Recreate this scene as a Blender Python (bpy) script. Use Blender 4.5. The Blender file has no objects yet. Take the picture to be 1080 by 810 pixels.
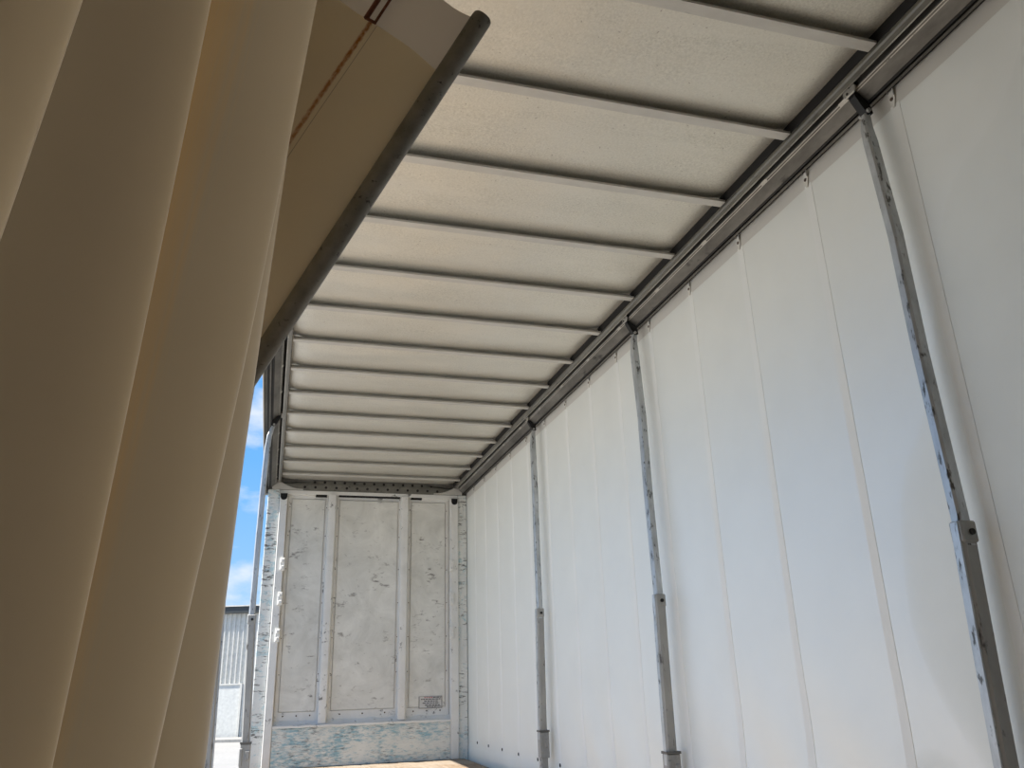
import bpy, bmesh, math, random
from mathutils import Vector, Matrix, noise
random.seed(4)
scene = bpy.context.scene
col = scene.collection
PI = math.pi

# ------------------------------------------------------------------ camera
EYE = 1.95                                   # eye height over the yard
ex = Vector((0.96090935, -0.2755083, -0.02735681))
dn = Vector((0.0695681, 0.33590819, -0.93932208))
fw = Vector((0.26798041, 0.90070021, 0.34194391))
cam_d = bpy.data.cameras.new('camera')
cam = bpy.data.objects.new('camera', cam_d)
col.objects.link(cam)
m3 = Matrix((ex, -dn, -fw)).transposed()
cam.matrix_world = Matrix.Translation((0, 0, EYE)) @ m3.to_4x4()
cam_d.sensor_width = 36.0
cam_d.lens = 850.0 / 1080.0 * 36.0
cam_d.clip_start = 0.02
cam_d.clip_end = 500
scene.camera = cam

# ------------------------------------------------------------------ sky
world = bpy.data.worlds.new('sky')
scene.world = world
world.use_nodes = True
wt = world.node_tree
wt.nodes.clear()
def wn(t, **kw):
    n = wt.nodes.new(t)
    for k, v in kw.items():
        setattr(n, k, v)
    return n
tc = wn('ShaderNodeTexCoord')
sep = wn('ShaderNodeSeparateXYZ')
wt.links.new(tc.outputs['Generated'], sep.inputs[0])
rampz = wn('ShaderNodeValToRGB')
e = rampz.color_ramp.elements
e[0].position = 0.0; e[0].color = (0.42, 0.68, 0.98, 1)
e[1].position = 0.7; e[1].color = (0.10, 0.33, 0.86, 1)
e2 = rampz.color_ramp.elements.new(0.25); e2.color = (0.17, 0.47, 0.95, 1)
wt.links.new(sep.outputs['Z'], rampz.inputs[0])
mp = wn('ShaderNodeMapping'); mp.inputs['Scale'].default_value = (1.0, 1.0, 2.4)
mp.inputs['Location'].default_value = (0.3, 0.0, 0.45)
wt.links.new(tc.outputs['Generated'], mp.inputs[0])
nz = wn('ShaderNodeTexNoise'); nz.inputs['Scale'].default_value = 5.0
nz.inputs['Detail'].default_value = 8; nz.inputs['Roughness'].default_value = 0.55
wt.links.new(mp.outputs[0], nz.inputs['Vector'])
rc = wn('ShaderNodeValToRGB')
rc.color_ramp.elements[0].position = 0.50; rc.color_ramp.elements[0].color = (0, 0, 0, 1)
rc.color_ramp.elements[1].position = 0.68; rc.color_ramp.elements[1].color = (1, 1, 1, 1)
wt.links.new(nz.outputs['Fac'], rc.inputs[0])
mixc = wn('ShaderNodeMixRGB'); mixc.inputs[2].default_value = (0.93, 0.94, 0.97, 1)
wt.links.new(rc.outputs[0], mixc.inputs[0]); wt.links.new(rampz.outputs[0], mixc.inputs[1])
bg = wn('ShaderNodeBackground'); bg.inputs[1].default_value = 0.74
wt.links.new(mixc.outputs[0], bg.inputs[0])
wo = wn('ShaderNodeOutputWorld'); wt.links.new(bg.outputs[0], wo.inputs[0])

# ------------------------------------------------------------------ sun
sd = bpy.data.lights.new('sun', 'SUN')
sd.energy = 8.5; sd.angle = math.radians(0.6); sd.color = (1.0, 0.95, 0.88)
sun = bpy.data.objects.new('sun', sd); col.objects.link(sun)
sun.location = (-20, 0, 30)
sun.rotation_euler = Vector((-0.56, 0.02, 0.76)).to_track_quat('Z', 'Y').to_euler()

vs = scene.view_settings
vs.view_transform = 'Standard'; vs.look = 'None'; vs.gamma = 1.0
vs.exposure = 0.55; vs.use_curve_mapping = False

# ------------------------------------------------------------------ helpers
ORG = {}
def _children_org(parent):
    return ORG[parent.name] if parent is not None else Vector((0, 0, 0))

def empty(name, loc):
    o = bpy.data.objects.new(name, None); col.objects.link(o)
    o.location = (loc[0], loc[1], loc[2] + EYE)
    o.empty_display_size = 0.1
    ORG[o.name] = Vector((loc[0], loc[1], loc[2] + EYE))
    return o

def tag(o, label=None, cat=None, group=None, kind=None):
    if label: o['label'] = label
    if cat: o['category'] = cat
    if group: o['group'] = group
    if kind: o['kind'] = kind
    return o

class MB:
    """collects shapes; coordinates are relative to the eye height"""
    def __init__(s): s.v = []; s.f = []; s.uv = None
    def add(s, vs_, fs):
        b = len(s.v); s.v += [Vector(p) for p in vs_]
        s.f += [tuple(b + i for i in f) for f in fs]
        return s
    def box(s, x0, x1, y0, y1, z0, z1):
        return s.add([(x0,y0,z0),(x1,y0,z0),(x1,y1,z0),(x0,y1,z0),(x0,y0,z1),(x1,y0,z1),(x1,y1,z1),(x0,y1,z1)],
              [(0,3,2,1),(4,5,6,7),(0,1,5,4),(1,2,6,5),(2,3,7,6),(3,0,4,7)])
    def prism(s, poly, axis, a, b):
        """poly: list of 2d; axis 'y' -> (x,z), 'x' -> (y,z), 'z' -> (x,y)"""
        def mk(p, t):
            if axis == 'y': return (p[0], t, p[1])
            if axis == 'x': return (t, p[0], p[1])
            return (p[0], p[1], t)
        n = len(poly)
        vs_ = [mk(p, a) for p in poly] + [mk(p, b) for p in poly]
        fs = [tuple(range(n)), tuple(range(2*n-1, n-1, -1))]
        fs += [(i, i+n, (i+1) % n + n, (i+1) % n) for i in range(n)]
        return s.add(vs_, fs)
    def tube(s, pts, r, n=14, caps=True):
        pts = [Vector(p) for p in pts]
        rs = r if isinstance(r, (list, tuple)) else [r]*len(pts)
        vs_ = []
        d0 = (pts[1]-pts[0]).normalized()
        u = d0.orthogonal().normalized()
        for i, p in enumerate(pts):
            d = (pts[min(i+1, len(pts)-1)] - pts[max(i-1, 0)]).normalized()
            u = (u - d*u.dot(d)).normalized(); w = d.cross(u)
            for k in range(n):
                a = 2*PI*k/n
                vs_.append(p + (u*math.cos(a) + w*math.sin(a))*rs[i])
        fs = []
        for i in range(len(pts)-1):
            for k in range(n):
                fs.append((i*n+k, i*n+(k+1) % n, (i+1)*n+(k+1) % n, (i+1)*n+k))
        if caps:
            fs.append(tuple(range(n-1, -1, -1))); fs.append(tuple(range((len(pts)-1)*n, len(pts)*n)))
        return s.add(vs_, fs)
    def sweep_rect(s, pts, wx, wy):
        """rectangular bar swept through mostly vertical points, widths in x and y (lists allowed)"""
        n = len(pts); vs_ = []
        for i, p in enumerate(pts):
            a = wx[i] if isinstance(wx, (list, tuple)) else wx
            b = wy[i] if isinstance(wy, (list, tuple)) else wy
            c = 0.18*min(a, b)
            for (dx, dy) in ((-a/2+c,-b/2),(a/2-c,-b/2),(a/2,-b/2+c),(a/2,b/2-c),(a/2-c,b/2),(-a/2+c,b/2),(-a/2,b/2-c),(-a/2,-b/2+c)):
                vs_.append((p[0]+dx, p[1]+dy, p[2]))
        fs = [tuple(range(7,-1,-1)), tuple(range((n-1)*8, n*8))]
        for i in range(n-1):
            for k in range(8):
                fs.append((i*8+k, i*8+(k+1) % 8, (i+1)*8+(k+1) % 8, (i+1)*8+k))
        return s.add(vs_, fs)
    def mesh(s, name, mat, org=Vector((0,0,0)), smooth=False, bevel=0.0, lift=True):
        me = bpy.data.meshes.new(name)
        up = Vector((0,0,EYE)) if lift else Vector((0,0,0))
        me.from_pydata([tuple(p + up - org) for p in s.v], [], s.f)
        bm = bmesh.new(); bm.from_mesh(me)
        bmesh.ops.recalc_face_normals(bm, faces=bm.faces)
        if bevel > 0:
            bmesh.ops.bevel(bm, geom=[e_ for e_ in bm.edges if e_.is_manifold and e_.calc_face_angle(0) > 0.6], offset=bevel, segments=1, affect='EDGES', clamp_overlap=True)
        bm.to_mesh(me); bm.free()
        if smooth:
            for p in me.polygons: p.use_smooth = True
        me.materials.append(M[mat])
        return me
    def build(s, name, mat, parent=None, smooth=False, bevel=0.0):
        org = _children_org(parent)
        if parent is None:
            # put the origin at the base centre of the mesh
            xs = [p.x for p in s.v]; ys = [p.y for p in s.v]; zs = [p.z for p in s.v]
            org = Vector(((min(xs)+max(xs))/2, (min(ys)+max(ys))/2, min(zs)+EYE))
        me = s.mesh(name, mat, org, smooth, bevel)
        o = bpy.data.objects.new(name, me); col.objects.link(o)
        if parent is not None: o.parent = parent
        else: o.location = org
        ORG[o.name] = org
        return o

def piece(name, me, loc, parent):
    """another object on shared mesh data; loc relative to the eye height"""
    o = bpy.data.objects.new(name, me); col.objects.link(o)
    w = Vector((loc[0], loc[1], loc[2] + EYE))
    o.parent = parent; o.location = w - _children_org(parent)
    ORG[o.name] = w
    return o

# ------------------------------------------------------------------ materials
M = {}
def mat(name):
    m = bpy.data.materials.new(name); m.use_nodes = True
    nt = m.node_tree; nt.nodes.clear()
    out = nt.nodes.new('ShaderNodeOutputMaterial')
    M[name] = m
    return nt, out
def N(nt, t, ins=None, **kw):
    n = nt.nodes.new(t)
    for k, v in kw.items(): setattr(n, k, v)
    for k, v in (ins or {}).items():
        s = n.inputs[k]
        if hasattr(v, 'is_linked') or isinstance(v, bpy.types.NodeSocket): nt.links.new(v, s)
        else: s.default_value = v
    return n
def c4(c): return (c[0], c[1], c[2], 1)
def coords(nt, scale=(1,1,1), kind='Object'):
    t = N(nt, 'ShaderNodeTexCoord')
    return N(nt, 'ShaderNodeMapping', {'Vector': t.outputs[kind], 'Scale': scale}).outputs[0]
def noise_fac(nt, vec, scale, lo, hi, detail=6, rough=0.55, dist=0.0):
    n = N(nt, 'ShaderNodeTexNoise', {'Vector': vec, 'Scale': scale, 'Detail': detail, 'Roughness': rough, 'Distortion': dist})
    r = N(nt, 'ShaderNodeMapRange', {'Value': n.outputs['Fac'], 'From Min': lo, 'From Max': hi})
    r.clamp = True
    return r.outputs[0]
def mix(nt, fac, a, b):
    n = N(nt, 'ShaderNodeMixRGB')
    for i, v in ((0, fac), (1, a), (2, b)):
        if isinstance(v, bpy.types.NodeSocket): nt.links.new(v, n.inputs[i])
        elif i == 0: n.inputs[0].default_value = v
        else: n.inputs[i].default_value = c4(v)
    return n.outputs[0]
def principled(nt, out, color, rough=0.5, metal=0.0, bump=None, bump_s=0.1, bump_d=0.002, spec=0.5):
    p = N(nt, 'ShaderNodeBsdfPrincipled')
    for k, v in (('Base Color', color), ('Roughness', rough), ('Metallic', metal), ('Specular IOR Level', spec)):
        if isinstance(v, bpy.types.NodeSocket): nt.links.new(v, p.inputs[k])
        else: p.inputs[k].default_value = c4(v) if k == 'Base Color' else v
    if bump is not None:
        b = N(nt, 'ShaderNodeBump', {'Height': bump, 'Strength': bump_s, 'Distance': bump_d})
        nt.links.new(b.outputs[0], p.inputs['Normal'])
    nt.links.new(p.outputs[0], out.inputs[0])
    return p

def plain(name, c, rough=0.6, metal=0.0, var=0.12, scale=9.0):
    nt, out = mat(name)
    v = coords(nt)
    f = noise_fac(nt, v, scale, 0.3, 0.75)
    principled(nt, out, mix(nt, f, [x*(1-var) for x in c], [min(1, x*(1+var)) for x in c]), rough, metal)

def metal_mat(name, a, b, rough=0.45, metal=0.6, scale=6.0, sc=(1,1,1), dark=(0.03,0.03,0.028), dark_lo=0.62, dark_hi=0.75):
    nt, out = mat(name)
    v = coords(nt, sc)
    f = noise_fac(nt, v, scale, 0.3, 0.7, 8, 0.65)
    d = noise_fac(nt, v, scale*3.1, dark_lo, dark_hi, 6, 0.6)
    c = mix(nt, d, mix(nt, f, a, b), dark)
    principled(nt, out, c, rough, metal, f, 0.15)

metal_mat('rail_steel', (0.06,0.058,0.052), (0.20,0.195,0.18), 0.5, 0.55, 5.0, (1,0.35,1))
metal_mat('rail_lip', (0.13,0.127,0.112), (0.22,0.215,0.19), 0.45, 0.5, 7.0, (1,0.3,1))
metal_mat('rail_bright', (0.32,0.31,0.28), (0.48,0.47,0.43), 0.4, 0.5, 9.0)
metal_mat('bow_steel', (0.46,0.45,0.42), (0.60,0.59,0.55), 0.45, 0.35, 3.0, (1,3,3), (0.3,0.29,0.27), 0.66, 0.8)
metal_mat('galvanised', (0.36,0.38,0.39), (0.62,0.65,0.67), 0.42, 0.55, 9.0, (1.4,1.4,0.5), (0.10,0.10,0.095), 0.58, 0.66)
metal_mat('galvanised_dull', (0.30,0.30,0.285), (0.43,0.43,0.41), 0.55, 0.35, 8.0, (1.2,1.2,0.4), (0.10,0.095,0.09), 0.60, 0.70)
metal_mat('tube_steel', (0.15,0.145,0.125), (0.27,0.26,0.23), 0.55, 0.35, 16.0, (1,1,1), (0.05,0.045,0.04), 0.62, 0.70)
plain('black_metal', (0.012,0.012,0.012), 0.6, 0.2)
plain('hole_black', (0.008,0.008,0.008), 0.9)
plain('rivet_brown', (0.09,0.06,0.04), 0.6, 0.3)
plain('tab_white', (0.72,0.70,0.64), 0.6)
plain('rust', (0.16,0.055,0.03), 0.8, 0.1, 0.4, 40)
plain('shed_white', (0.60,0.585,0.53), 0.5)
plain('shed_door_white', (0.60,0.60,0.56), 0.5)
plain('gutter_dark', (0.045,0.05,0.05), 0.5)
plain('dark_gap', (0.02,0.02,0.02), 0.9)
plain('label_ink', (0.10,0.10,0.105), 0.7)
plain('label_red', (0.42,0.16,0.16), 0.7)
plain('label_paper', (0.60,0.60,0.575), 0.6)
plain('rear_white', (0.14,0.13,0.12), 0.6)

# roof sheet: pale embossed metal skin
nt, out = mat('roof_sheet')
v = coords(nt)
spk = noise_fac(nt, v, 95, 0.30, 0.70, 3, 0.6)
big = noise_fac(nt, coords(nt, (0.5, 2.0, 1)), 2.2, 0.25, 0.75, 5, 0.6, 0.6)
spot = noise_fac(nt, v, 60, 0.70, 0.78, 2, 0.5)
c = mix(nt, spk, (0.48,0.465,0.405), (0.72,0.70,0.625))
c = mix(nt, big, c, (0.69,0.67,0.60))
c = mix(nt, spot, c, (0.36,0.33,0.29))
principled(nt, out, c, 0.36, 0.5, spk, 0.3, 0.002)

# front wall paints
def paint(name, base, smudge, chip, sc, chip_scale, chip_lo, chip_hi, under=None, under_lo=0.5, under_hi=0.6, usc=(1,1,1), uscale=3.0):
    nt, out = mat(name)
    v = coords(nt)
    f = noise_fac(nt, v, 2.4, 0.35, 0.72, 9, 0.68, 0.7)
    c = mix(nt, f, base, smudge)
    if under:
        un = N(nt, 'ShaderNodeTexNoise', {'Vector': coords(nt, usc), 'Scale': uscale, 'Detail': 9.0, 'Roughness': 0.72, 'Distortion': 0.4})
        ul_ = N(nt, 'ShaderNodeTexNoise', {'Vector': coords(nt, (1,1,1.6)), 'Scale': 2.6, 'Detail': 3.0})
        um = N(nt, 'ShaderNodeMath', {0: ul_.outputs['Fac'], 1: 0.5, 2: -0.25}, operation='MULTIPLY_ADD')
        us = N(nt, 'ShaderNodeMath', {0: un.outputs['Fac'], 1: um.outputs[0]}, operation='ADD')
        u = N(nt, 'ShaderNodeMapRange', {'Value': us.outputs[0], 'From Min': under_lo, 'From Max': under_hi}).outputs[0]
        c = mix(nt, u, c, under)
    fine = N(nt, 'ShaderNodeTexNoise', {'Vector': coords(nt, sc), 'Scale': chip_scale, 'Detail': 9.0, 'Roughness': 0.7, 'Distortion': 0.3})
    lump = N(nt, 'ShaderNodeTexNoise', {'Vector': coords(nt, (1,1,1.2)), 'Scale': 3.2, 'Detail': 3.0})
    lm = N(nt, 'ShaderNodeMath', {0: lump.outputs['Fac'], 1: 0.40, 2: -0.20}, operation='MULTIPLY_ADD')
    sm_ = N(nt, 'ShaderNodeMath', {0: fine.outputs['Fac'], 1: lm.outputs[0]}, operation='ADD')
    k = N(nt, 'ShaderNodeMapRange', {'Value': sm_.outputs[0], 'From Min': chip_lo, 'From Max': chip_hi}).outputs[0]
    c = mix(nt, k, c, chip)
    principled(nt, out, c, 0.55, 0.0, k, -0.3, 0.003)
paint('panel_paint', (0.74,0.74,0.695), (0.52,0.52,0.48), (0.22,0.21,0.19), (0.8,1,1.8), 12.0, 0.60, 0.72)
paint('frame_paint', (0.74,0.74,0.71), (0.62,0.62,0.59), (0.16,0.16,0.15), (1,1,0.9), 16.0, 0.62, 0.70)
paint('post_paint', (0.72,0.73,0.70), (0.58,0.60,0.58), (0.13,0.13,0.12), (0.7,1.0,3.0), 15.0, 0.565, 0.63,
      (0.40,0.54,0.57), 0.53, 0.64, (1,1,1.6), 14.0)
paint('kick_paint', (0.70,0.71,0.67), (0.56,0.58,0.55), (0.14,0.15,0.15), (0.5,0.6,2.4), 24.0, 0.54, 0.68,
      (0.24,0.41,0.48), 0.46, 0.63, (0.7,1,2.2), 17.0)

# planks
nt, out = mat('plank_wood')
v = coords(nt, (9, 0.7, 9))
f = noise_fac(nt, v, 4.0, 0.3, 0.7, 8, 0.65, 0.4)
d = noise_fac(nt, coords(nt), 1.8, 0.4, 0.7)
principled(nt, out, mix(nt, d, mix(nt, f, (0.15,0.10,0.06), (0.30,0.22,0.145)), (0.33,0.29,0.235)), 0.75, 0, f, 0.3)

# yard
nt, out = mat('yard_concrete')
v = coords(nt)
f = noise_fac(nt, v, 0.5, 0.3, 0.7, 8, 0.6)
g = noise_fac(nt, v, 14, 0.3, 0.7, 4)
principled(nt, out, mix(nt, g, mix(nt, f, (0.25,0.245,0.225), (0.33,0.32,0.30)), (0.24,0.235,0.22)), 0.85)

# coated fabric: thin sheet that reflects and lets light through
def fabric(name, refl, trans, tfac, rough=0.45, uvstain=False, spec=0.25, mottle=0.05, crease=None):
    nt, out = mat(name)
    v = coords(nt)
    f = noise_fac(nt, v, 3.0, 0.3, 0.7, 5)
    rc_ = mix(nt, f, refl, [x*(1-mottle) for x in refl])
    tc_ = mix(nt, f, trans, [x*(1-mottle) for x in trans])
    wv = noise_fac(nt, v, 600, 0.3, 0.7, 2)
    if uvstain:
        uv = N(nt, 'ShaderNodeUVMap').outputs[0]
        s = N(nt, 'ShaderNodeSeparateXYZ', {0: uv})
        wob = N(nt, 'ShaderNodeTexNoise', {'Vector': uv, 'Scale': 60.0, 'Detail': 4.0})
        wob2 = N(nt, 'ShaderNodeMath', {0: wob.outputs['Fac'], 1: 0.007}, operation='MULTIPLY')
        vv = N(nt, 'ShaderNodeMath', {0: s.outputs['Y'], 1: wob2.outputs[0]}, operation='ADD')
        dv = N(nt, 'ShaderNodeMath', {0: vv.outputs[0], 1: 0.2455}, operation='SUBTRACT')
        ab = N(nt, 'ShaderNodeMath', {0: dv.outputs[0]}, operation='ABSOLUTE')
        core = N(nt, 'ShaderNodeMapRange', {'Value': ab.outputs[0], 'From Min': 0.0085, 'From Max': 0.003, 'To Min': 0.0, 'To Max': 1.0})
        along = N(nt, 'ShaderNodeMapRange', {'Value': s.outputs['X'], 'From Min': 0.128, 'From Max': 1.3, 'To Min': 1.0, 'To Max': 0.3})
        blot = N(nt, 'ShaderNodeTexNoise', {'Vector': uv, 'Scale': 75.0, 'Detail': 3.0})
        bl = N(nt, 'ShaderNodeMapRange', {'Value': blot.outputs['Fac'], 'From Min': 0.30, 'From Max': 0.55, 'To Min': 0.45, 'To Max': 1.0})
        st = N(nt, 'ShaderNodeMath', {0: core.outputs[0], 1: along.outputs[0]}, operation='MULTIPLY')
        st = N(nt, 'ShaderNodeMath', {0: st.outputs[0], 1: bl.outputs[0]}, operation='MULTIPLY')
        gate = N(nt, 'ShaderNodeMath', {0: s.outputs['X'], 1: 0.128}, operation='GREATER_THAN')
        st = N(nt, 'ShaderNodeMath', {0: st.outputs[0], 1: gate.outputs[0]}, operation='MULTIPLY')
        # stitched seam line beside the stain
        d2 = N(nt, 'ShaderNodeMath', {0: s.outputs['Y'], 1: 0.222}, operation='SUBTRACT')
        a2 = N(nt, 'ShaderNodeMath', {0: d2.outputs[0]}, operation='ABSOLUTE')
        l2 = N(nt, 'ShaderNodeMath', {0: a2.outputs[0], 1: 0.0011}, operation='LESS_THAN')
        l2 = N(nt, 'ShaderNodeMath', {0: l2.outputs[0], 1: 0.45}, operation='MULTIPLY')
        rc_ = mix(nt, st.outputs[0], mix(nt, l2.outputs[0], rc_, (0.2,0.17,0.13)), (0.36,0.15,0.035))
        tc_ = mix(nt, st.outputs[0], mix(nt, l2.outputs[0], tc_, (0.2,0.17,0.13)), (0.50,0.18,0.03))
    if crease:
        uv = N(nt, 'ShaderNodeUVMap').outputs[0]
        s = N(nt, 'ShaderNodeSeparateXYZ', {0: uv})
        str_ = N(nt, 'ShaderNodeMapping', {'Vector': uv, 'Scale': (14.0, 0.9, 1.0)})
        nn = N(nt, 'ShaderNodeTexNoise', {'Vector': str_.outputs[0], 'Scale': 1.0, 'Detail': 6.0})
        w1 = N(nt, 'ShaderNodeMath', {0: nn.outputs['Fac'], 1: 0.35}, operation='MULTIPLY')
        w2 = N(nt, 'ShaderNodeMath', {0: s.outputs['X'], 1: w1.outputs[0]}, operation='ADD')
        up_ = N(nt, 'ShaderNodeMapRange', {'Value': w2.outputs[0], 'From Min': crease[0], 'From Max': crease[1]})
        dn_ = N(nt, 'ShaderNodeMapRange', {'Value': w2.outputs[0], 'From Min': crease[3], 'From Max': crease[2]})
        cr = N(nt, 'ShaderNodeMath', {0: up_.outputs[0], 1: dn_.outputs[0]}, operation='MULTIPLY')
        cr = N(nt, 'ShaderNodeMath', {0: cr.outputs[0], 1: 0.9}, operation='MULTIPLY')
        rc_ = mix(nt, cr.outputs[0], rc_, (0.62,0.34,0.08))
    b = N(nt, 'ShaderNodeBump', {'Height': wv, 'Strength': 0.05, 'Distance': 0.0005})
    df = N(nt, 'ShaderNodeBsdfDiffuse', {'Color': rc_, 'Normal': b.outputs[0]})
    tr = N(nt, 'ShaderNodeBsdfTranslucent', {'Color': tc_, 'Normal': b.outputs[0]})
    mx = N(nt, 'ShaderNodeMixShader', {0: tfac, 1: df.outputs[0], 2: tr.outputs[0]})
    gl = N(nt, 'ShaderNodeBsdfGlossy', {'Roughness': rough, 'Color': (1,1,1,1)})
    lw = N(nt, 'ShaderNodeFresnel', {'IOR': 1.35})
    gf = N(nt, 'ShaderNodeMath', {0: lw.outputs[0], 1: spec}, operation='MULTIPLY')
    m2 = N(nt, 'ShaderNodeMixShader', {0: gf.outputs[0], 1: mx.outputs[0], 2: gl.outputs[0]})
    nt.links.new(m2.outputs[0], out.inputs[0])
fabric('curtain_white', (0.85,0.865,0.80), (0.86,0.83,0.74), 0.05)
fabric('curtain_top_shade', (0.68,0.66,0.60), (0.7,0.66,0.56), 0.02)  # fabric colour darkened for the shade below the rail
fabric('curtain_strip', (0.91,0.92,0.88), (0.86,0.83,0.74), 0.05)
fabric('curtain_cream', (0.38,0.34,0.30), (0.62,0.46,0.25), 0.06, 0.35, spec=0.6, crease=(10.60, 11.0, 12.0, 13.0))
fabric('flap_cream', (0.90,0.84,0.70), (0.94,0.86,0.66), 0.6, uvstain=True)
fabric('flap_grey', (0.66,0.61,0.54), (0.6,0.52,0.42), 0.25)

# ================================================================== the yard and the shed
g = MB().box(-70, 70, -50, 90, -EYE-0.3, -EYE)
tag(g.build('ground', 'yard_concrete'), 'pale concrete yard outside the open side of the trailer', 'ground', kind='structure')

SY = 35.4
shed = empty('shed', (-1.2, SY, -EYE))
tag(shed, 'cream ribbed steel shed with dark gutter beyond the open side', 'building')
w = MB()
w.box(-16, 9, SY+0.06, SY+12, -EYE, 2.75)
w.build('wall_body', 'shed_white', shed)
w = MB()
x = -16.0
while x < 9:
    if not (-2.9 < x < -0.86):
        zlo = -1.90
    else: zlo = 0.06
    w.prism([(x-0.05, SY+0.07), (x-0.022, SY), (x+0.022, SY), (x+0.05, SY+0.07)], 'z', zlo, 2.72)
    x += 0.19
o = w.build('wall_ribs', 'shed_white', shed); tag(o, kind='stuff')
MB().box(-16.1, 9.1, SY-0.16, SY+0.10, 2.72, 2.98).build('gutter', 'gutter_dark', shed, bevel=0.02)
MB().prism([(SY-0.2, 2.98), (SY+12.2, 3.9), (SY+12.2, 3.96), (SY-0.2, 3.03)], 'x', -16.2, 9.2).build('roof', 'shed_white', shed)
dr = MB().box(-2.85, -0.92, SY-0.02, SY+0.06, -1.88, 0.02).build('door_panel', 'shed_door_white', shed)
df_ = MB()
df_.box(-2.93, -0.84, SY-0.05, SY+0.05, 0.02, 0.08); df_.box(-2.93, -2.85, SY-0.05, SY+0.05, -1.9, 0.02); df_.box(-0.92, -0.84, SY-0.05, SY+0.05, -1.9, 0.02)
df_.build('door_frame', 'shed_white', shed)
MB().box(-16.05, 9.05, SY-0.04, SY+0.06, -EYE, -1.89).build('base_flashing', 'gutter_dark', shed)
shed.rotation_euler = (0, 0, math.radians(-20))
kerb = MB().box(-18, 12, SY-1.6, SY-0.2, -EYE, -1.85)
ko = kerb.build('kerb_slab', 'yard_concrete')
ko.rotation_euler = (0, 0, math.radians(-20)); ko.location = (-1.2 - 0.34*0.9, SY - 0.9*0.94, 0)
tag(ko, 'low pale concrete slab along the foot of the shed', 'slab', kind='structure')

# ================================================================== trailer shell
YB, YF = -3.2, 10.2           # back end, front wall
C2 = 2.203                    # twice the centre line in x
def mx_(x): return C2 - x
FLZ = -0.88

# floor of planks
fl = MB().box(-0.14, 2.34, YB, YF+0.05, FLZ-0.16, FLZ-0.035).build('floor', 'galvanised_dull')
tag(fl, 'timber plank deck of the trailer', 'floor', kind='structure')
pw = 0.203
for i in range(12):
    x0 = -0.125 + i*pw
    MB().box(x0+0.002, x0+pw-0.002, YB+0.01, YF-0.005, FLZ-0.036, FLZ + random.uniform(-0.002, 0.002)).build('plank', 'plank_wood', fl, bevel=0.003)

# ceiling skin
ce = MB()
nx, ny = 84, 260
SHEET = 2.402
BOW0, BOWD = 2.055, 0.593
vs_, fs_ = [], []
for j in range(ny+1):
    y = YB + (YF-YB)*j/ny
    ph = ((y - BOW0)/BOWD) % 1.0
    for i in range(nx+1):
        x = -0.02 + 2.24*i/nx
        sag = -0.006*math.sin(PI*ph)
        rip = 0.008*noise.noise(Vector((x*1.6, y*5.0, 0.3)))*math.sin(PI*ph) + 0.004*noise.noise(Vector((x*5, y*7, 4.0)))*math.sin(PI*ph)
        edge = max(0.0, 1 - min(x + 0.02, 2.22 - x)/0.17)
        vs_.append((x, y, SHEET + (sag + rip)*(1-edge) + 0.022*edge*edge))
for j in range(ny):
    for i in range(nx):
        a = j*(nx+1)+i
        fs_.append((a, a+1, a+nx+2, a+nx+1))
ce.add(vs_, fs_)
ceil = ce.build('ceiling', 'roof_sheet', smooth=True)
tag(ceil, 'pale embossed sheet roof lining of the trailer', 'ceiling', kind='structure')
MB().box(-0.17, 2.375, YB, YF+0.08, 2.455, 2.475).build('outer_skin', 'shed_white', ceil)
bw = MB(); L = 2.184 - 0.02
bw.prism([(0, 0.012), (0, 0), (0.052, 0), (0.052, 0.046), (0.048, 0.046), (0.048, 0.004), (0.004, 0.004), (0.004, 0.012)], 'x', 0, L)
bow_me = bw.mesh('roof_bow', 'bow_steel', lift=False)
k = -8
while BOW0 + k*BOWD < YF - 0.2:
    y = BOW0 + k*BOWD
    piece('roof_bow', bow_me, (0.02, y, 2.357), ceil)
    k += 1

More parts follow.
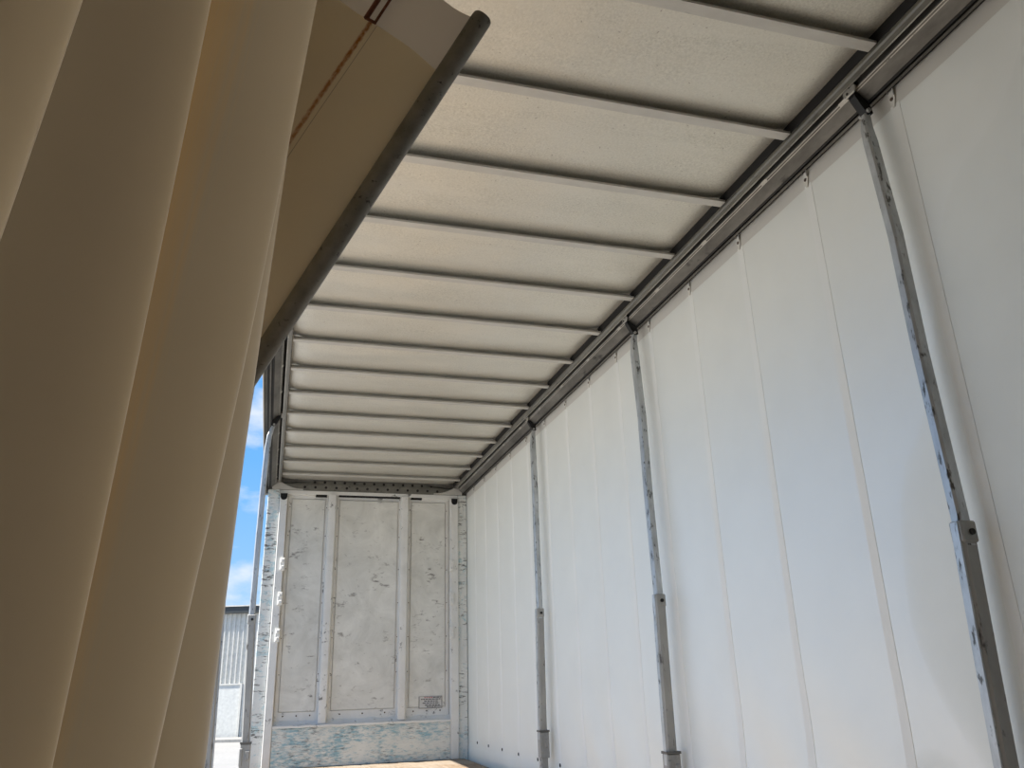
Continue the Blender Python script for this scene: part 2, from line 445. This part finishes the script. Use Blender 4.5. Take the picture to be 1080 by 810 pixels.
# side roof rails
def rail(name, label, f):
    r = empty(name, (f(2.30), (YB+YF)/2, 2.25)); tag(r, label, 'roof rail', kind='structure')
    def pr(nm, poly, m): return MB().prism([(f(p[0]), p[1]) for p in poly], 'y', YB, YF).build(nm, m, r)
    pr('inner_lip', [(2.190,2.362),(2.188,2.344),(2.193,2.335),(2.220,2.335),(2.222,2.338),(2.222,2.344),(2.196,2.345),(2.196,2.362)], 'rail_lip')
    pr('edge_shade_strip', [(2.187,2.43),(2.187,2.362),(2.196,2.362),(2.196,2.43)], 'hole_black')  # black strip painted as the shadow between ceiling and lip
    pr('lip_bead', [(2.216,2.3335),(2.223,2.3335),(2.223,2.339),(2.216,2.339)], 'rail_bright')
    pr('track_strip', [(2.2440,2.3215),(2.2470,2.319),(2.2480,2.326),(2.2450,2.329)], 'rail_bright')
    pr('web', [(2.248,2.3185),(2.252,2.3160),(2.303,2.276),(2.303,2.286),(2.258,2.325),(2.258,2.41),(2.250,2.41)], 'rail_steel')
    pr('web_bead', [(2.2525,2.3145),(2.2555,2.312),(2.2565,2.316),(2.2535,2.3185)], 'rail_bright')
    ct = pr('curtain_track', [(2.303,2.274),(2.312,2.270),(2.314,2.276),(2.314,2.292),(2.330,2.292),(2.330,2.274),(2.342,2.272),(2.342,2.292),(2.350,2.292),(2.350,2.280),(2.357,2.280),(2.357,2.31),(2.303,2.31)], 'black_metal')
    pr('track_edge', [(2.327,2.2725),(2.338,2.2695),(2.338,2.275),(2.327,2.2765)], 'rail_steel')
    pr('outer_skirt', [(2.383,2.455),(2.383,2.235),(2.390,2.235),(2.390,2.455)], 'shed_white')
    pr('slot_lining', [(2.196,2.385),(2.250,2.385),(2.250,2.41),(2.196,2.41)], 'hole_black')
    pr('top_plate', [(2.188,2.410),(2.383,2.410),(2.383,2.45),(2.188,2.45)], 'rail_steel')
    pr('outer_web', [(2.303,2.31),(2.383,2.31),(2.383,2.318),(2.303,2.318)], 'rail_steel')
    a, b = sorted((f(2.2415), f(2.2525)))
    cm = MB()
    cm.prism([(f(2.240)-f(2.246), 0.010), (f(2.2535)-f(2.246), -0.0015), (f(2.2545)-f(2.246), 0.0035), (f(2.242)-f(2.246), 0.013)], 'y', -0.024, 0.024)
    me = cm.mesh('track_clip', 'rail_bright', lift=False)
    y = -2.6
    while y < 10:
        piece('track_clip', me, (f(2.246), y, 2.3135), r); y += 0.62
    return r
rail('trim_1', 'dark steel roof rail with curtain track above the hanging white curtain', lambda x: x)
rail('trim_2', 'dark steel roof rail with curtain track above the open side', mx_)

# ---------------------------------------------------------------- front wall
wf = MB().box(-0.12, 2.345, YF+0.03, YF+0.08, FLZ-0.16, 2.25).build('wall_front', 'frame_paint')
tag(wf, 'worn white painted front bulkhead of the trailer', 'wall', kind='structure')
# plywood panels with an edge frame
for (a, b) in ((0.135, 0.585), (0.715, 1.495), (1.62, 2.105)):
    p = MB().box(a+0.025, b-0.025, YF+0.006, YF+0.031, -0.30, 2.15).build('wall_panel', 'panel_paint', wf, bevel=0.003)
    fr = MB()
    fr.box(a-0.02, b+0.02, YF+0.016, YF+0.032, -0.40, -0.306)
    fr.box(a-0.02, b+0.02, YF+0.016, YF+0.032, 2.156, 2.20)
    fr.box(a-0.02, a+0.019, YF+0.016, YF+0.032, -0.306, 2.156)
    fr.box(b-0.019, b+0.02, YF+0.016, YF+0.032, -0.306, 2.156)
    fr.build('panel_frame', 'frame_paint', wf)
    sc_ = MB()
    n = 3
    for i in range(n):
        xx = a + (b-a)*(i+0.5)/n
        sc_.tube([(xx, YF+0.017, -0.345), (xx, YF+0.011, -0.345)], 0.009, 8)
    for zz in (0.1, 0.5, 0.9, 1.3, 1.7, 2.05):
        for xx in (a+0.004, b-0.004):
            sc_.tube([(xx, YF+0.017, zz), (xx, YF+0.012, zz)], 0.006, 6)
    tag(sc_.build('screws', 'rivet_brown', wf), kind='stuff')
# uprights (hat sections)
for xm in (0.65, 1.555):
    MB().prism([(xm-0.062, YF+0.03), (xm-0.050, YF-0.055), (xm-0.022, YF-0.062), (xm+0.030, YF-0.062), (xm+0.042, YF-0.05), (xm+0.062, YF+0.03)], 'z', -0.43, 2.205).build('upright', 'frame_paint', wf)
# corner posts and channels
for (a, b) in ((-0.13, 0.008), (2.238, 2.352)):
    MB().box(a, b, YF-0.05, YF+0.06, FLZ-0.1, 2.25).build('corner_post', 'post_paint', wf, bevel=0.006)
for (a, b) in ((0.010, 0.104), (2.135, 2.236)):
    c_ = MB().box(a, b, YF-0.085, YF+0.03, FLZ, 2.195).build('channel', 'frame_paint', wf, bevel=0.008)
    xm = (a+b)/2
    MB().tube([(xm, YF-0.0862, 2.155), (xm, YF-0.0885, 2.155)], 0.040, 16).build('channel_hole', 'hole_black', c_)
    MB().box(xm-0.042, xm+0.042, YF-0.0875, YF-0.084, 2.155, 2.196).build('channel_notch', 'hole_black', c_)
    for zz in (1.34, 0.94, 0.53):
        xa = a - 0.02 if a > 1 else a + 0.055
        lg = MB()
        lg.box(xa, xa+0.055, YF-0.112, YF-0.083, zz-0.075, zz+0.075)
        lg.box(xa+0.012, xa+0.05, YF-0.125, YF-0.108, zz+0.02, zz+0.06)
        lg.box(xa+0.012, xa+0.05, YF-0.125, YF-0.108, zz-0.06, zz-0.02)
        lg.build('lug', 'frame_paint', c_, bevel=0.005)
# header trim with slots
hd = MB().box(-0.125, 2.345, YF-0.028, YF+0.06, 2.198, 2.252).build('header', 'frame_paint', wf, bevel=0.004)
for (a, b, z0, z1) in ((0.44, 0.575, 2.178, 2.204), (0.72, 1.49, 2.188, 2.206), (1.63, 1.77, 2.182, 2.204)):
    MB().box(a, b, YF-0.030, YF+0.01, z0, z1).build('slot', 'hole_black', hd)
# kick plate with a dirty ledge
kp = MB().box(0.106, 2.133, YF-0.075, YF+0.03, FLZ, -0.452).build('kick_plate', 'kick_paint', wf, bevel=0.006)
lv, lf = [], []
nl = 70
for i in range(nl+1):
    xx = 0.104 + 2.031*i/nl
    n1 = 0.010*noise.noise(Vector((xx*9, 1, 2))); n2 = 0.014*noise.noise(Vector((xx*7, 5, 2)))
    lv += [(xx, YF-0.088, -0.468+n1*0.4), (xx, YF-0.088, -0.446+n1*0.6), (xx, YF-0.02, -0.425+n2), (xx, YF+0.03, -0.385+n2)]
for i in range(nl):
    for q in range(3):
        lf.append((i*4+q, i*4+4+q, i*4+5+q, i*4+1+q))
MB().add(lv, lf).build('ledge', 'frame_paint', wf)
# perforated top beam
tb = empty('trim_3', (1.1, YF, 2.25)); tag(tb, 'perforated grey cross beam between bulkhead and roof', 'beam', kind='structure')
MB().prism([(YF-0.03, 2.253), (YF-0.03, 2.330), (YF+0.02, 2.337), (YF+0.02, 2.41), (YF+0.07, 2.41), (YF+0.07, 2.253)], 'x', -0.02, 2.22).build('beam_body', 'rail_lip', tb)
for (z, y, n, x0, x1) in ((2.295, YF-0.031, 14, 0.30, 1.97), (2.372, YF+0.019, 13, 0.42, 1.90)):
    hm = MB()
    for i in range(n):
        xx = x0 + (x1-x0)*i/(n-1)
        hm.tube([(xx, y+0.004, z), (xx, y-0.0015, z)], 0.0165, 10)
    tag(hm.build('hole_row', 'hole_black', tb), kind='stuff')
for f in (lambda x: x, mx_):
    pts = [(-0.09, 2.253), (-0.09, 2.372), (-0.02, 2.370)]
    for i in range(8):
        t = (i+1)/8
        pts.append((-0.02 + 0.30*t, 2.253 + 0.012 + 0.105*(1-t)**2.2))
    pts.append((0.28, 2.253))
    MB().prism([(f(p[0]), p[1]) for p in pts], 'y', YF-0.05, YF-0.034).build('gusset', 'bow_steel', tb)
    MB().prism([(f(-0.05), 2.40), (f(-0.05), 2.33), (f(0.05), 2.345), (f(0.35), 2.372), (f(0.40), 2.40)], 'y', YF-0.012, YF+0.002).build('corner_web', 'rail_steel', tb)
for f in (lambda x: x, mx_):
    a, b = sorted((f(-0.165), f(0.0)))
    MB().box(a, b, YF-0.025, YF+0.08, 2.20, 2.412).build('corner_block', 'rail_steel', tb)
MB().box(-0.15, 2.352, YF+0.022, YF+0.072, 2.25, 2.456).build('back_plate', 'rail_steel', tb)
# printed notice on the bulkhead
nb = empty('printed_notice', (1.905, YF, -0.315)); tag(nb, 'small printed notice in a thin frame low on the bulkhead panel', 'notice')
MB().box(1.768, 2.043, YF+0.0015, YF+0.0065, -0.312, -0.186).build('backing', 'label_paper', nb)
fr = MB()
fr.box(1.765, 1.772, YF, YF+0.003, -0.314, -0.184); fr.box(2.039, 2.046, YF, YF+0.003, -0.314, -0.184)
fr.box(1.765, 2.046, YF, YF+0.003, -0.317, -0.312); fr.box(1.765, 2.046, YF, YF+0.003, -0.188, -0.184)
fr.build('border', 'label_ink', nb)
for (a, b, z, m_) in ((1.83, 1.93, -0.198, 'label_red'), (1.935, 2.03, -0.198, 'label_ink'), (1.79, 2.03, -0.217, 'label_ink'), (1.83, 2.00, -0.238, 'label_ink'), (1.81, 2.01, -0.260, 'label_ink'), (1.84, 2.02, -0.283, 'label_ink'), (1.86, 2.03, -0.300, 'label_ink')):
    t = MB(); xx = a
    while xx < b:
        wd = random.uniform(0.016, 0.04)
        t.box(xx, min(b, xx+wd), YF, YF+0.0025, z-0.0055, z+0.0055); xx += wd + 0.006
    t.build('printed_line', m_, nb)

# back end of the trailer, behind the viewpoint
wr = MB().box(-0.14, 2.345, YB-0.06, YB, FLZ-0.16, 2.46).build('wall_rear', 'rear_white')
tag(wr, 'closed rear doors of the trailer', 'wall', kind='structure')
for (a, b) in ((-0.10, 1.08), (1.12, 2.30)):
    MB().box(a, b, YB, YB+0.03, FLZ+0.02, 2.36).build('door_leaf', 'rear_white', wr, bevel=0.006)

# ================================================================== sliding posts
def post(label, ctr, jz, f, side, top_dx=0.03, bottom_bracket=True):
    """ctr: list of (x, y, z) from floor to rail for a post on the right; f mirrors x"""
    base = ctr[0]
    t = empty('sliding_post', (f(base[0]), base[1], base[2])); tag(t, label, 'post', 'sliding curtain side posts')
    lo = [p for p in ctr if p[2] <= jz + 1e-6]; hi = [p for p in ctr if p[2] >= jz - 1e-6]
    F = lambda pts: [(f(p[0]), p[1], p[2]) for p in pts]
    lower = MB().sweep_rect(F(lo), 0.064, 0.054).build('lower_sleeve', 'galvanised_dull', t)
    # a worn bright flat bar on the inner face of the sleeve
    ins = MB().sweep_rect([(f(p[0]-0.034), p[1]-0.002, p[2]) for p in lo], 0.008, 0.034).build('wear_strip', 'galvanised', t)
    hp = [(p[0], p[1], p[2]) for p in hi]; hp[0] = (hp[0][0], hp[0][1], hp[0][2]-0.08)
    wx = [0.050]*(len(hp)-2) + [0.044, 0.03]; wy = [0.047]*(len(hp)-2) + [0.040, 0.03]
    MB().sweep_rect(F(hp), wx, wy).build('upper_pole', 'galvanised', t)
    j = lo[-1]
    cl = MB().box(f(j[0])-0.0335, f(j[0])+0.0335, j[1]-0.029, j[1]+0.028, jz-0.07, jz+0.004).build('hinge_collar', 'galvanised_dull', t, bevel=0.006)
    MB().tube([(f(j[0])+0.005, j[1]-0.036, jz-0.035), (f(j[0])+0.005, j[1]+0.034, jz-0.035)], 0.011, 10).build('hinge_bolt', 'black_metal', cl)
    # foot latch
    zf = -0.44
    p = lo[0]
    fb = MB()
    fb.box(f(p[0])-0.041, f(p[0])+0.041, p[1]-0.038, p[1]+0.034, zf-0.20, zf)
    fb.box(f(p[0])-0.046, f(p[0])-0.02, p[1]-0.046, p[1]-0.03, zf-0.16, zf-0.03)
    fb.box(f(p[0])+0.0, f(p[0])+0.035, p[1]-0.046, p[1]-0.03, zf-0.12, zf-0.05)
    fbo = fb.build('foot_latch', 'galvanised_dull', t, bevel=0.005)
    MB().box(f(p[0])-0.045, f(p[0])+0.045, p[1]-0.042, p[1]+0.036, zf, zf+0.014).build('latch_band', 'rail_steel', fbo)
    # head: trolley plate in the rail, dark hanger below it
    yk = ctr[-1][1]; pl = MB()
    pts = [(yk-0.035, 2.300), (yk+0.02, 2.300), (yk+0.034, 2.318), (yk+0.03, 2.352), (yk-0.03, 2.352), (yk-0.045, 2.325)]
    a, b = sorted((f(2.226), f(2.236)))
    pl.prism(pts, 'x', a, b)
    plate = pl.build('trolley_plate', 'rail_bright', t, bevel=0.003)
    xs = f(2.226); sg = -1 if f(1) > f(0) else 1
    bl = MB()
    for (yy, zz) in ((yk-0.012, 2.337), (yk+0.004, 2.314)):
        bl.tube([(xs, yy, zz), (xs+sg*0.004, yy, zz)], 0.006, 8)
    bl.build('plate_bolts', 'black_metal', plate)
    hg = MB()
    hg.prism([(f(2.238), 2.315), (f(2.262), 2.305), (f(2.310), 2.262), (f(2.318), 2.215), (f(2.290), 2.205), (f(2.262), 2.250), (f(2.240), 2.290)], 'y', yk-0.020, yk+0.016)
    hg.build('hanger', 'black_metal', t)
    MB().tube([(f(2.292), yk-0.03, 2.222), (f(2.292), yk+0.03, 2.222)], 0.010, 10).build('hanger_pin', 'galvanised_dull', t)
    return t

R_ = lambda x: x
def right_post(label, yt, ym, yl, yb, jz):
    post(label, [(2.285, yb, FLZ), (2.282, yb, -0.5), (2.278, (yl+yb)/2, 0.0), (2.276, yl, jz), (2.276, ym, 1.1), (2.278, ym, 1.6), (2.281, yt-0.01, 2.06), (2.286, yt, 2.14), (2.296, yt, 2.215)], jz, R_, 1)
right_post('galvanised post nearest the viewpoint, standing before the white curtain', 2.30, 2.262, 2.245, 2.29, 0.46)
right_post('middle galvanised post before the white curtain, hinged at half height', 4.70, 4.655, 4.635, 4.67, 0.45)
right_post('farthest galvanised post before the white curtain, next to the bulkhead', 7.04, 7.01, 7.0, 7.06, 0.56)
# posts of the open side, in mirrored coordinates
def left_post(label, pts, jz):
    post(label, [(C2-p[0], p[1], p[2]) for p in pts], jz, mx_, -1)
left_post('slim pale post on the open side, standing in front of the bulkhead corner',
          [(-0.118, 7.35, FLZ), (-0.120, 7.35, -0.5), (-0.150, 7.35, 0.55), (-0.148, 7.35, 1.1), (-0.142, 7.35, 1.6), (-0.132, 7.35, 2.0), (-0.122, 7.35, 2.12), (-0.095, 7.35, 2.215)], 0.55)
left_post('leaning post on the open side, half hidden by the gathered curtain',
          [(-0.275, 4.85, FLZ), (-0.268, 4.85, -0.5), (-0.283, 4.85, 0.52), (-0.248, 4.85, 1.1), (-0.222, 4.85, 1.6), (-0.19, 4.85, 2.02), (-0.16, 4.85, 2.12), (-0.10, 4.85, 2.215)], 0.52)

# ================================================================== right curtain
XC = 2.36
seams = [-2.7, -2.1, -1.5, -0.9, -0.3, 0.3, 0.95, 1.58, 2.20, 2.80, 3.42, 4.0, 4.58, 5.16, 5.72, 6.29, 6.87, 7.46, 8.05, 8.65, 9.2, 9.72]
def curtain_x(y, z):
    d = 0.003*noise.noise(Vector((0.4, y*0.6, z*0.5))) + 0.0012*math.sin(y*2*PI/0.585)
    low = max(0.0, min(1.0, (0.15 - z)/0.8))
    # slanting drag folds above the hem
    d += low*0.011*math.sin((y*1.0 - z*0.75)*9.5 + 2.0*noise.noise(Vector((y*0.8, z*0.8, 2.1))))*max(0, noise.noise(Vector((y*0.7+3.0, 0.2, 0)))+0.45)
    hem = math.exp(-((z + 0.80)/0.045)**2)
    d -= 0.012*hem
    return XC + d
cu = empty('side_curtain', (XC, (YB+YF)/2, FLZ-0.05))
tag(cu, 'smooth white vinyl curtain hanging closed behind the galvanised posts', 'curtain')
ys = sorted(set([round(YB + 0.02 + (YF+0.03-YB)*i/230, 4) for i in range(231)]))
zs = [-0.98 + (2.283+0.98)*j/70 for j in range(71)]
v_, f_ = [], []
for y in ys:
    for z in zs: v_.append((curtain_x(y, z), y, z))
nzz = len(zs)
for i in range(len(ys)-1):
    for j in range(nzz-1):
        a = i*nzz+j; f_.append((a, a+nzz, a+nzz+1, a+1))
MB().add(v_, f_).build('fabric_sheet', 'curtain_white', cu, smooth=True)
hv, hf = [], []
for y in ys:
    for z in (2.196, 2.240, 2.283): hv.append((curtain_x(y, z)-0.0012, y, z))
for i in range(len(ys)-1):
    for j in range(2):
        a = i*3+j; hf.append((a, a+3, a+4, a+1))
MB().add(hv, hf).build('top_shade_band', 'curtain_top_shade', cu, smooth=True)  # shade under the rail, painted as a darker strip of fabric
# welded strips, hangers, hem eyelets at each seam
hk = MB()
hk.prism([(-0.016, 0.0), (-0.014, -0.045), (-0.004, -0.082), (0.006, -0.082), (0.018, -0.045), (0.016, 0.0)], 'x', -0.0035, 0.0)
tab_me = hk.mesh('hanger_tab', 'tab_white', lift=False)
rv = MB().tube([(-0.006, 0.003, -0.040), (-0.0025, 0.003, -0.040)], 0.0085, 10).mesh('tab_rivet', 'rivet_brown', lift=False)
hw = MB()
hw.tube([(-0.006, -0.016, -0.030), (-0.010, -0.018, 0.004), (-0.012, -0.012, 0.024), (-0.012, 0.006, 0.026), (-0.010, 0.014, 0.010), (-0.006, 0.014, -0.006)], 0.0035, 6)
hw_me = hw.mesh('roller_hook', 'galvanised_dull', lift=False)
ey = MB().tube([(-0.004, 0, 0), (0.001, 0, 0)], 0.015, 12).mesh('eyelet', 'hole_black', lift=False)
for y in seams:
    s_ = MB(); pv, pf = [], []
    n = 40
    for j in range(n+1):
        z = -0.72 + (2.205+0.72)*j/n
        for (dy, dx) in ((-0.026, 0.0003), (-0.025, -0.0016), (0.025, -0.0016), (0.026, 0.0003)):
            pv.append((curtain_x(y+dy, z)+dx, y+dy, z))
    for j in range(n):
        for q in range(3):
            a = j*4+q; pf.append((a, a+1, a+5, a+4))
    s_.add(pv, pf).build('welded_strip', 'curtain_strip', cu)
    xx = curtain_x(y, 2.25)
    tb_ = piece('hanger_tab', tab_me, (xx-0.004, y, 2.272), cu)
    piece('tab_rivet', rv, (xx-0.004, y, 2.272), tb_)
    piece('roller_hook', hw_me, (xx-0.004, y, 2.272), tb_)
    piece('eyelet', ey, (curtain_x(y, -0.686)-0.002, y, -0.686), cu)

# ================================================================== gathered curtain by the viewpoint
lc = empty('side_curtain', (-0.2, 0.8, -1.15))
tag(lc, 'cream vinyl curtain gathered in deep vertical folds with a steel end tube', 'curtain')
# section keys in plan: (y, [(z, x), ...]) from the free end to the back
KEYS = [
    (2.14, [(-1.2, -0.38), (0.5, -0.31), (2.25, -0.18)]),  # unseen folds at the free end, added to shade the tube and flap
    (1.98, [(-1.2, -0.48), (0.5, -0.42), (2.25, -0.27)]),
    (1.82, [(-1.2, -0.40), (0.5, -0.33), (2.25, -0.19)]),
    (1.68, [(-1.2, -0.42), (0.5, -0.36), (2.25, -0.22)]),
    (1.50, [(-1.2, -0.17), (-0.1, -0.115), (0.55, -0.090), (2.25, -0.03)]),
    (1.42, [(-1.2, -0.120), (-0.11, -0.080), (0.53, -0.057), (1.35, -0.012), (2.25, 0.02)]),
    (1.34, [(-1.2, -0.200), (-0.11, -0.130), (0.53, -0.100), (1.35, -0.06), (2.25, 0.0)]),
    (1.26, [(-1.2, -0.32), (-0.1, -0.245), (0.5, -0.17), (1.2, -0.08), (2.25, -0.04)]),
    (1.17, [(-1.2, -0.270), (-0.09, -0.155), (0.43, -0.092), (1.15, -0.020), (2.25, 0.08)]),
    (1.13, [(-1.2, -0.236), (-0.09, -0.121), (0.41, -0.062), (1.115, 0.004), (2.25, 0.10)]),
    (1.09, [(-1.2, -0.265), (-0.09, -0.150), (0.41, -0.094), (1.115, -0.025), (2.25, 0.07)]),
    (1.02, [(-1.2, -0.380), (0.4, -0.230), (1.115, -0.145), (2.25, -0.05)]),
    (0.96, [(-1.2, -0.440), (0.4, -0.330), (1.115, -0.255), (2.25, -0.17)]),
    (0.90, [(-1.2, -0.40), (0.4, -0.300), (0.9, -0.25), (2.25, -0.17)]),
    (0.865, [(-1.2, -0.280), (-0.06, -0.192), (0.33, -0.170), (0.82, -0.145), (2.25, -0.07)]),
    (0.85, [(-1.2, -0.255), (-0.062, -0.172), (0.33, -0.149), (0.806, -0.125), (2.25, -0.05)]),
    (0.825, [(-1.2, -0.285), (-0.06, -0.205), (0.33, -0.178), (0.806, -0.152), (2.25, -0.08)]),
    (0.77, [(-1.2, -0.43), (0.3, -0.330), (0.8, -0.285), (2.25, -0.18)]),
    (0.71, [(-1.2, -0.56), (0.3, -0.470), (0.8, -0.400), (2.25, -0.28)]),
    (0.65, [(-1.2, -0.52), (0.3, -0.360), (0.6, -0.300), (2.25, -0.18)]),
    (0.62, [(-1.2, -0.40), (0.06, -0.245), (0.316, -0.216), (0.56, -0.193), (2.25, -0.06)]),
    (0.58, [(-1.2, -0.43), (0.06, -0.275), (0.316, -0.245), (0.56, -0.220), (2.25, -0.09)]),
    (0.50, [(-1.2, -0.60), (0.3, -0.460), (2.25, -0.22)]),
    (0.40, [(-1.2, -0.62), (0.3, -0.480), (2.25, -0.25)]),
    (0.28, [(-1.2, -0.48), (0.3, -0.350), (2.25, -0.13)]),
    (0.12, [(-1.2, -0.55), (0.3, -0.440), (2.25, -0.22)]),
    (-0.10, [(-1.2, -0.44), (0.3, -0.350), (2.25, -0.14)]),
    (-0.5, [(-1.2, -0.36), (0.3, -0.28), (2.25, -0.16)]),
    (-1.2, [(-1.2, -0.20), (0.3, -0.18), (2.25, -0.15)]),
    (-2.2, [(-1.2, -0.17), (0.3, -0.17), (2.25, -0.157)]),
    (-3.15, [(-1.2, -0.17), (0.3, -0.17), (2.25, -0.157)]),
]
def lin(tab, z):
    if z <= tab[0][0]: return tab[0][1]
    for (a, b) in zip(tab, tab[1:]):
        if z <= b[0]:
            t = (z-a[0])/(b[0]-a[0]); return a[1] + (b[1]-a[1])*t
    return tab[-1][1]
def catmull(p0, p1, p2, p3, t):
    # centripetal form keeps tight folds free of loops
    def tj(ti, a, b): return ti + max(1e-4, (b-a).length)**0.5
    t0 = 0.0; t1 = tj(t0, p0, p1); t2 = tj(t1, p1, p2); t3 = tj(t2, p2, p3)
    tt = t1 + (t2-t1)*t
    A1 = p0*((t1-tt)/(t1-t0)) + p1*((tt-t0)/(t1-t0))
    A2 = p1*((t2-tt)/(t2-t1)) + p2*((tt-t1)/(t2-t1))
    A3 = p2*((t3-tt)/(t3-t2)) + p3*((tt-t2)/(t3-t2))
    B1 = A1*((t2-tt)/(t2-t0)) + A2*((tt-t0)/(t2-t0))
    B2 = A2*((t3-tt)/(t3-t1)) + A3*((tt-t1)/(t3-t1))
    return B1*((t2-tt)/(t2-t1)) + B2*((tt-t1)/(t2-t1))
rows = []
NZ = 64
for j in range(NZ+1):
    z = -1.15 + (2.25+1.15)*j/NZ
    def sm(tab):
        return (lin(tab, z-0.16) + 2*lin(tab, z) + lin(tab, z+0.16))/4
    P = [Vector((sm(tab), y)) for (y, tab) in KEYS]
    P = [P[0]*2-P[1]] + P + [P[-1]*2-P[-2]]
    line = []
    for i in range(1, len(P)-2):
        for q in range(9):
            line.append(catmull(P[i-1], P[i], P[i+1], P[i+2], q/9))
    line.append(P[-2])
    rows.append([(p.x + 0.002*noise.noise(Vector((p.x*6, p.y*6, z*1.2))), p.y, z) for p in line])
nc = len(rows[0])
v_ = [p for r in rows for p in r]
f_ = [(j*nc+i, j*nc+i+1, (j+1)*nc+i+1, (j+1)*nc+i) for j in range(NZ) for i in range(nc-1)]
gf_ = MB().add(v_, f_).build('gathered_fabric', 'curtain_cream', lc, smooth=True)
ul = gf_.data.uv_layers.new(name='UVMap')
for lp in gf_.data.loops:
    ul.data[lp.index].uv = ((lp.vertex_index % nc)/9.0, (lp.vertex_index // nc)*3.4/NZ)

# end tube leaning into the trailer with the flap of fabric that runs from it
def cam_pt(px, py, depth):
    return (ex*((px-540)/850) + dn*((py-405)/850) + fw)*depth
TD = 1.9
T0 = cam_pt(510, 17, TD); T1 = cam_pt(270, 385, TD)
td = (T1-T0).normalized()
sx = (ex*-0.838 + dn*-0.545 + fw*0.22); sx = (sx - td*sx.dot(td)).normalized()
nrm = td.cross(sx).normalized()
if nrm.dot(fw) > 0: nrm = -nrm           # towards the viewer
TL = 1.22
tu = MB()
r0 = 0.0245
tu.tube([T0 - td*0.0, T0+td*0.004, T0+td*0.012] + [T0 + td*(TL*i/12) for i in range(1, 13)], [r0*0.80, r0*0.95, r0] + [r0]*12, 24)
tube = tu.build('end_tube', 'tube_steel', lc, smooth=False)
for p in tube.data.polygons: p.use_smooth = len(p.vertices) == 4
def flap(name, m, u_of, v0, v1, off, u1=1.12):
    nu, nv = 60, 40
    vs_, fs_, uvs = [], [], []
    for j in range(nv+1):
        v = v0 + (v1-v0)*j/nv
        ua = u_of(v)
        for i in range(nu+1):
            u = ua + (u1-ua)*i/nu
            bow_ = 0.05*(v/0.8)**1.3 + 0.006*math.sin(u*7 + v*4)*min(1, v*6)
            p = T0 + td*u + sx*v + nrm*(off - bow_ + 0.010*min(1, v*10))
            vs_.append(p); uvs.append((u, v))
    for j in range(nv):
        for i in range(nu):
            a = j*(nu+1)+i; fs_.append((a, a+1, a+nu+2, a+nu+1))
    o = MB().add(vs_, fs_).build(name, m, lc, smooth=True)
    me = o.data; ul = me.uv_layers.new(name='UVMap')
    for lp in me.loops: ul.data[lp.index].uv = uvs[lp.vertex_index]
    return o
flap('end_flap', 'flap_grey', lambda v: 0.012 + 0.03*max(0, v-0.04) - 0.35*max(0, v-0.10)**2 + 0.006*math.sin(v*30), 0.018, 0.72, 0.0)
fl2 = flap('flap_facing', 'flap_cream', lambda v: 0.174 - 0.14*v - 0.006*math.sin(v*14), 0.020, 0.70, 0.005)
# rusted buckle on the flap
bk = MB()
def onflap(u, v, h): 
    bow_ = 0.05*(v/0.8)**1.3
    return T0 + td*u + sx*v + nrm*(h - bow_ + 0.010)
for (v, rr) in ((0.250, 0.0062), (0.222, 0.0035)):
    bk.tube([onflap(0.145, v, 0.012), onflap(0.02, v, 0.012)], rr, 8)
for u in (0.143, 0.022):
    bk.tube([onflap(u, 0.252, 0.012), onflap(u, 0.220, 0.012)], 0.004, 8)
bk.build('rusted_buckle', 'rust', lc)
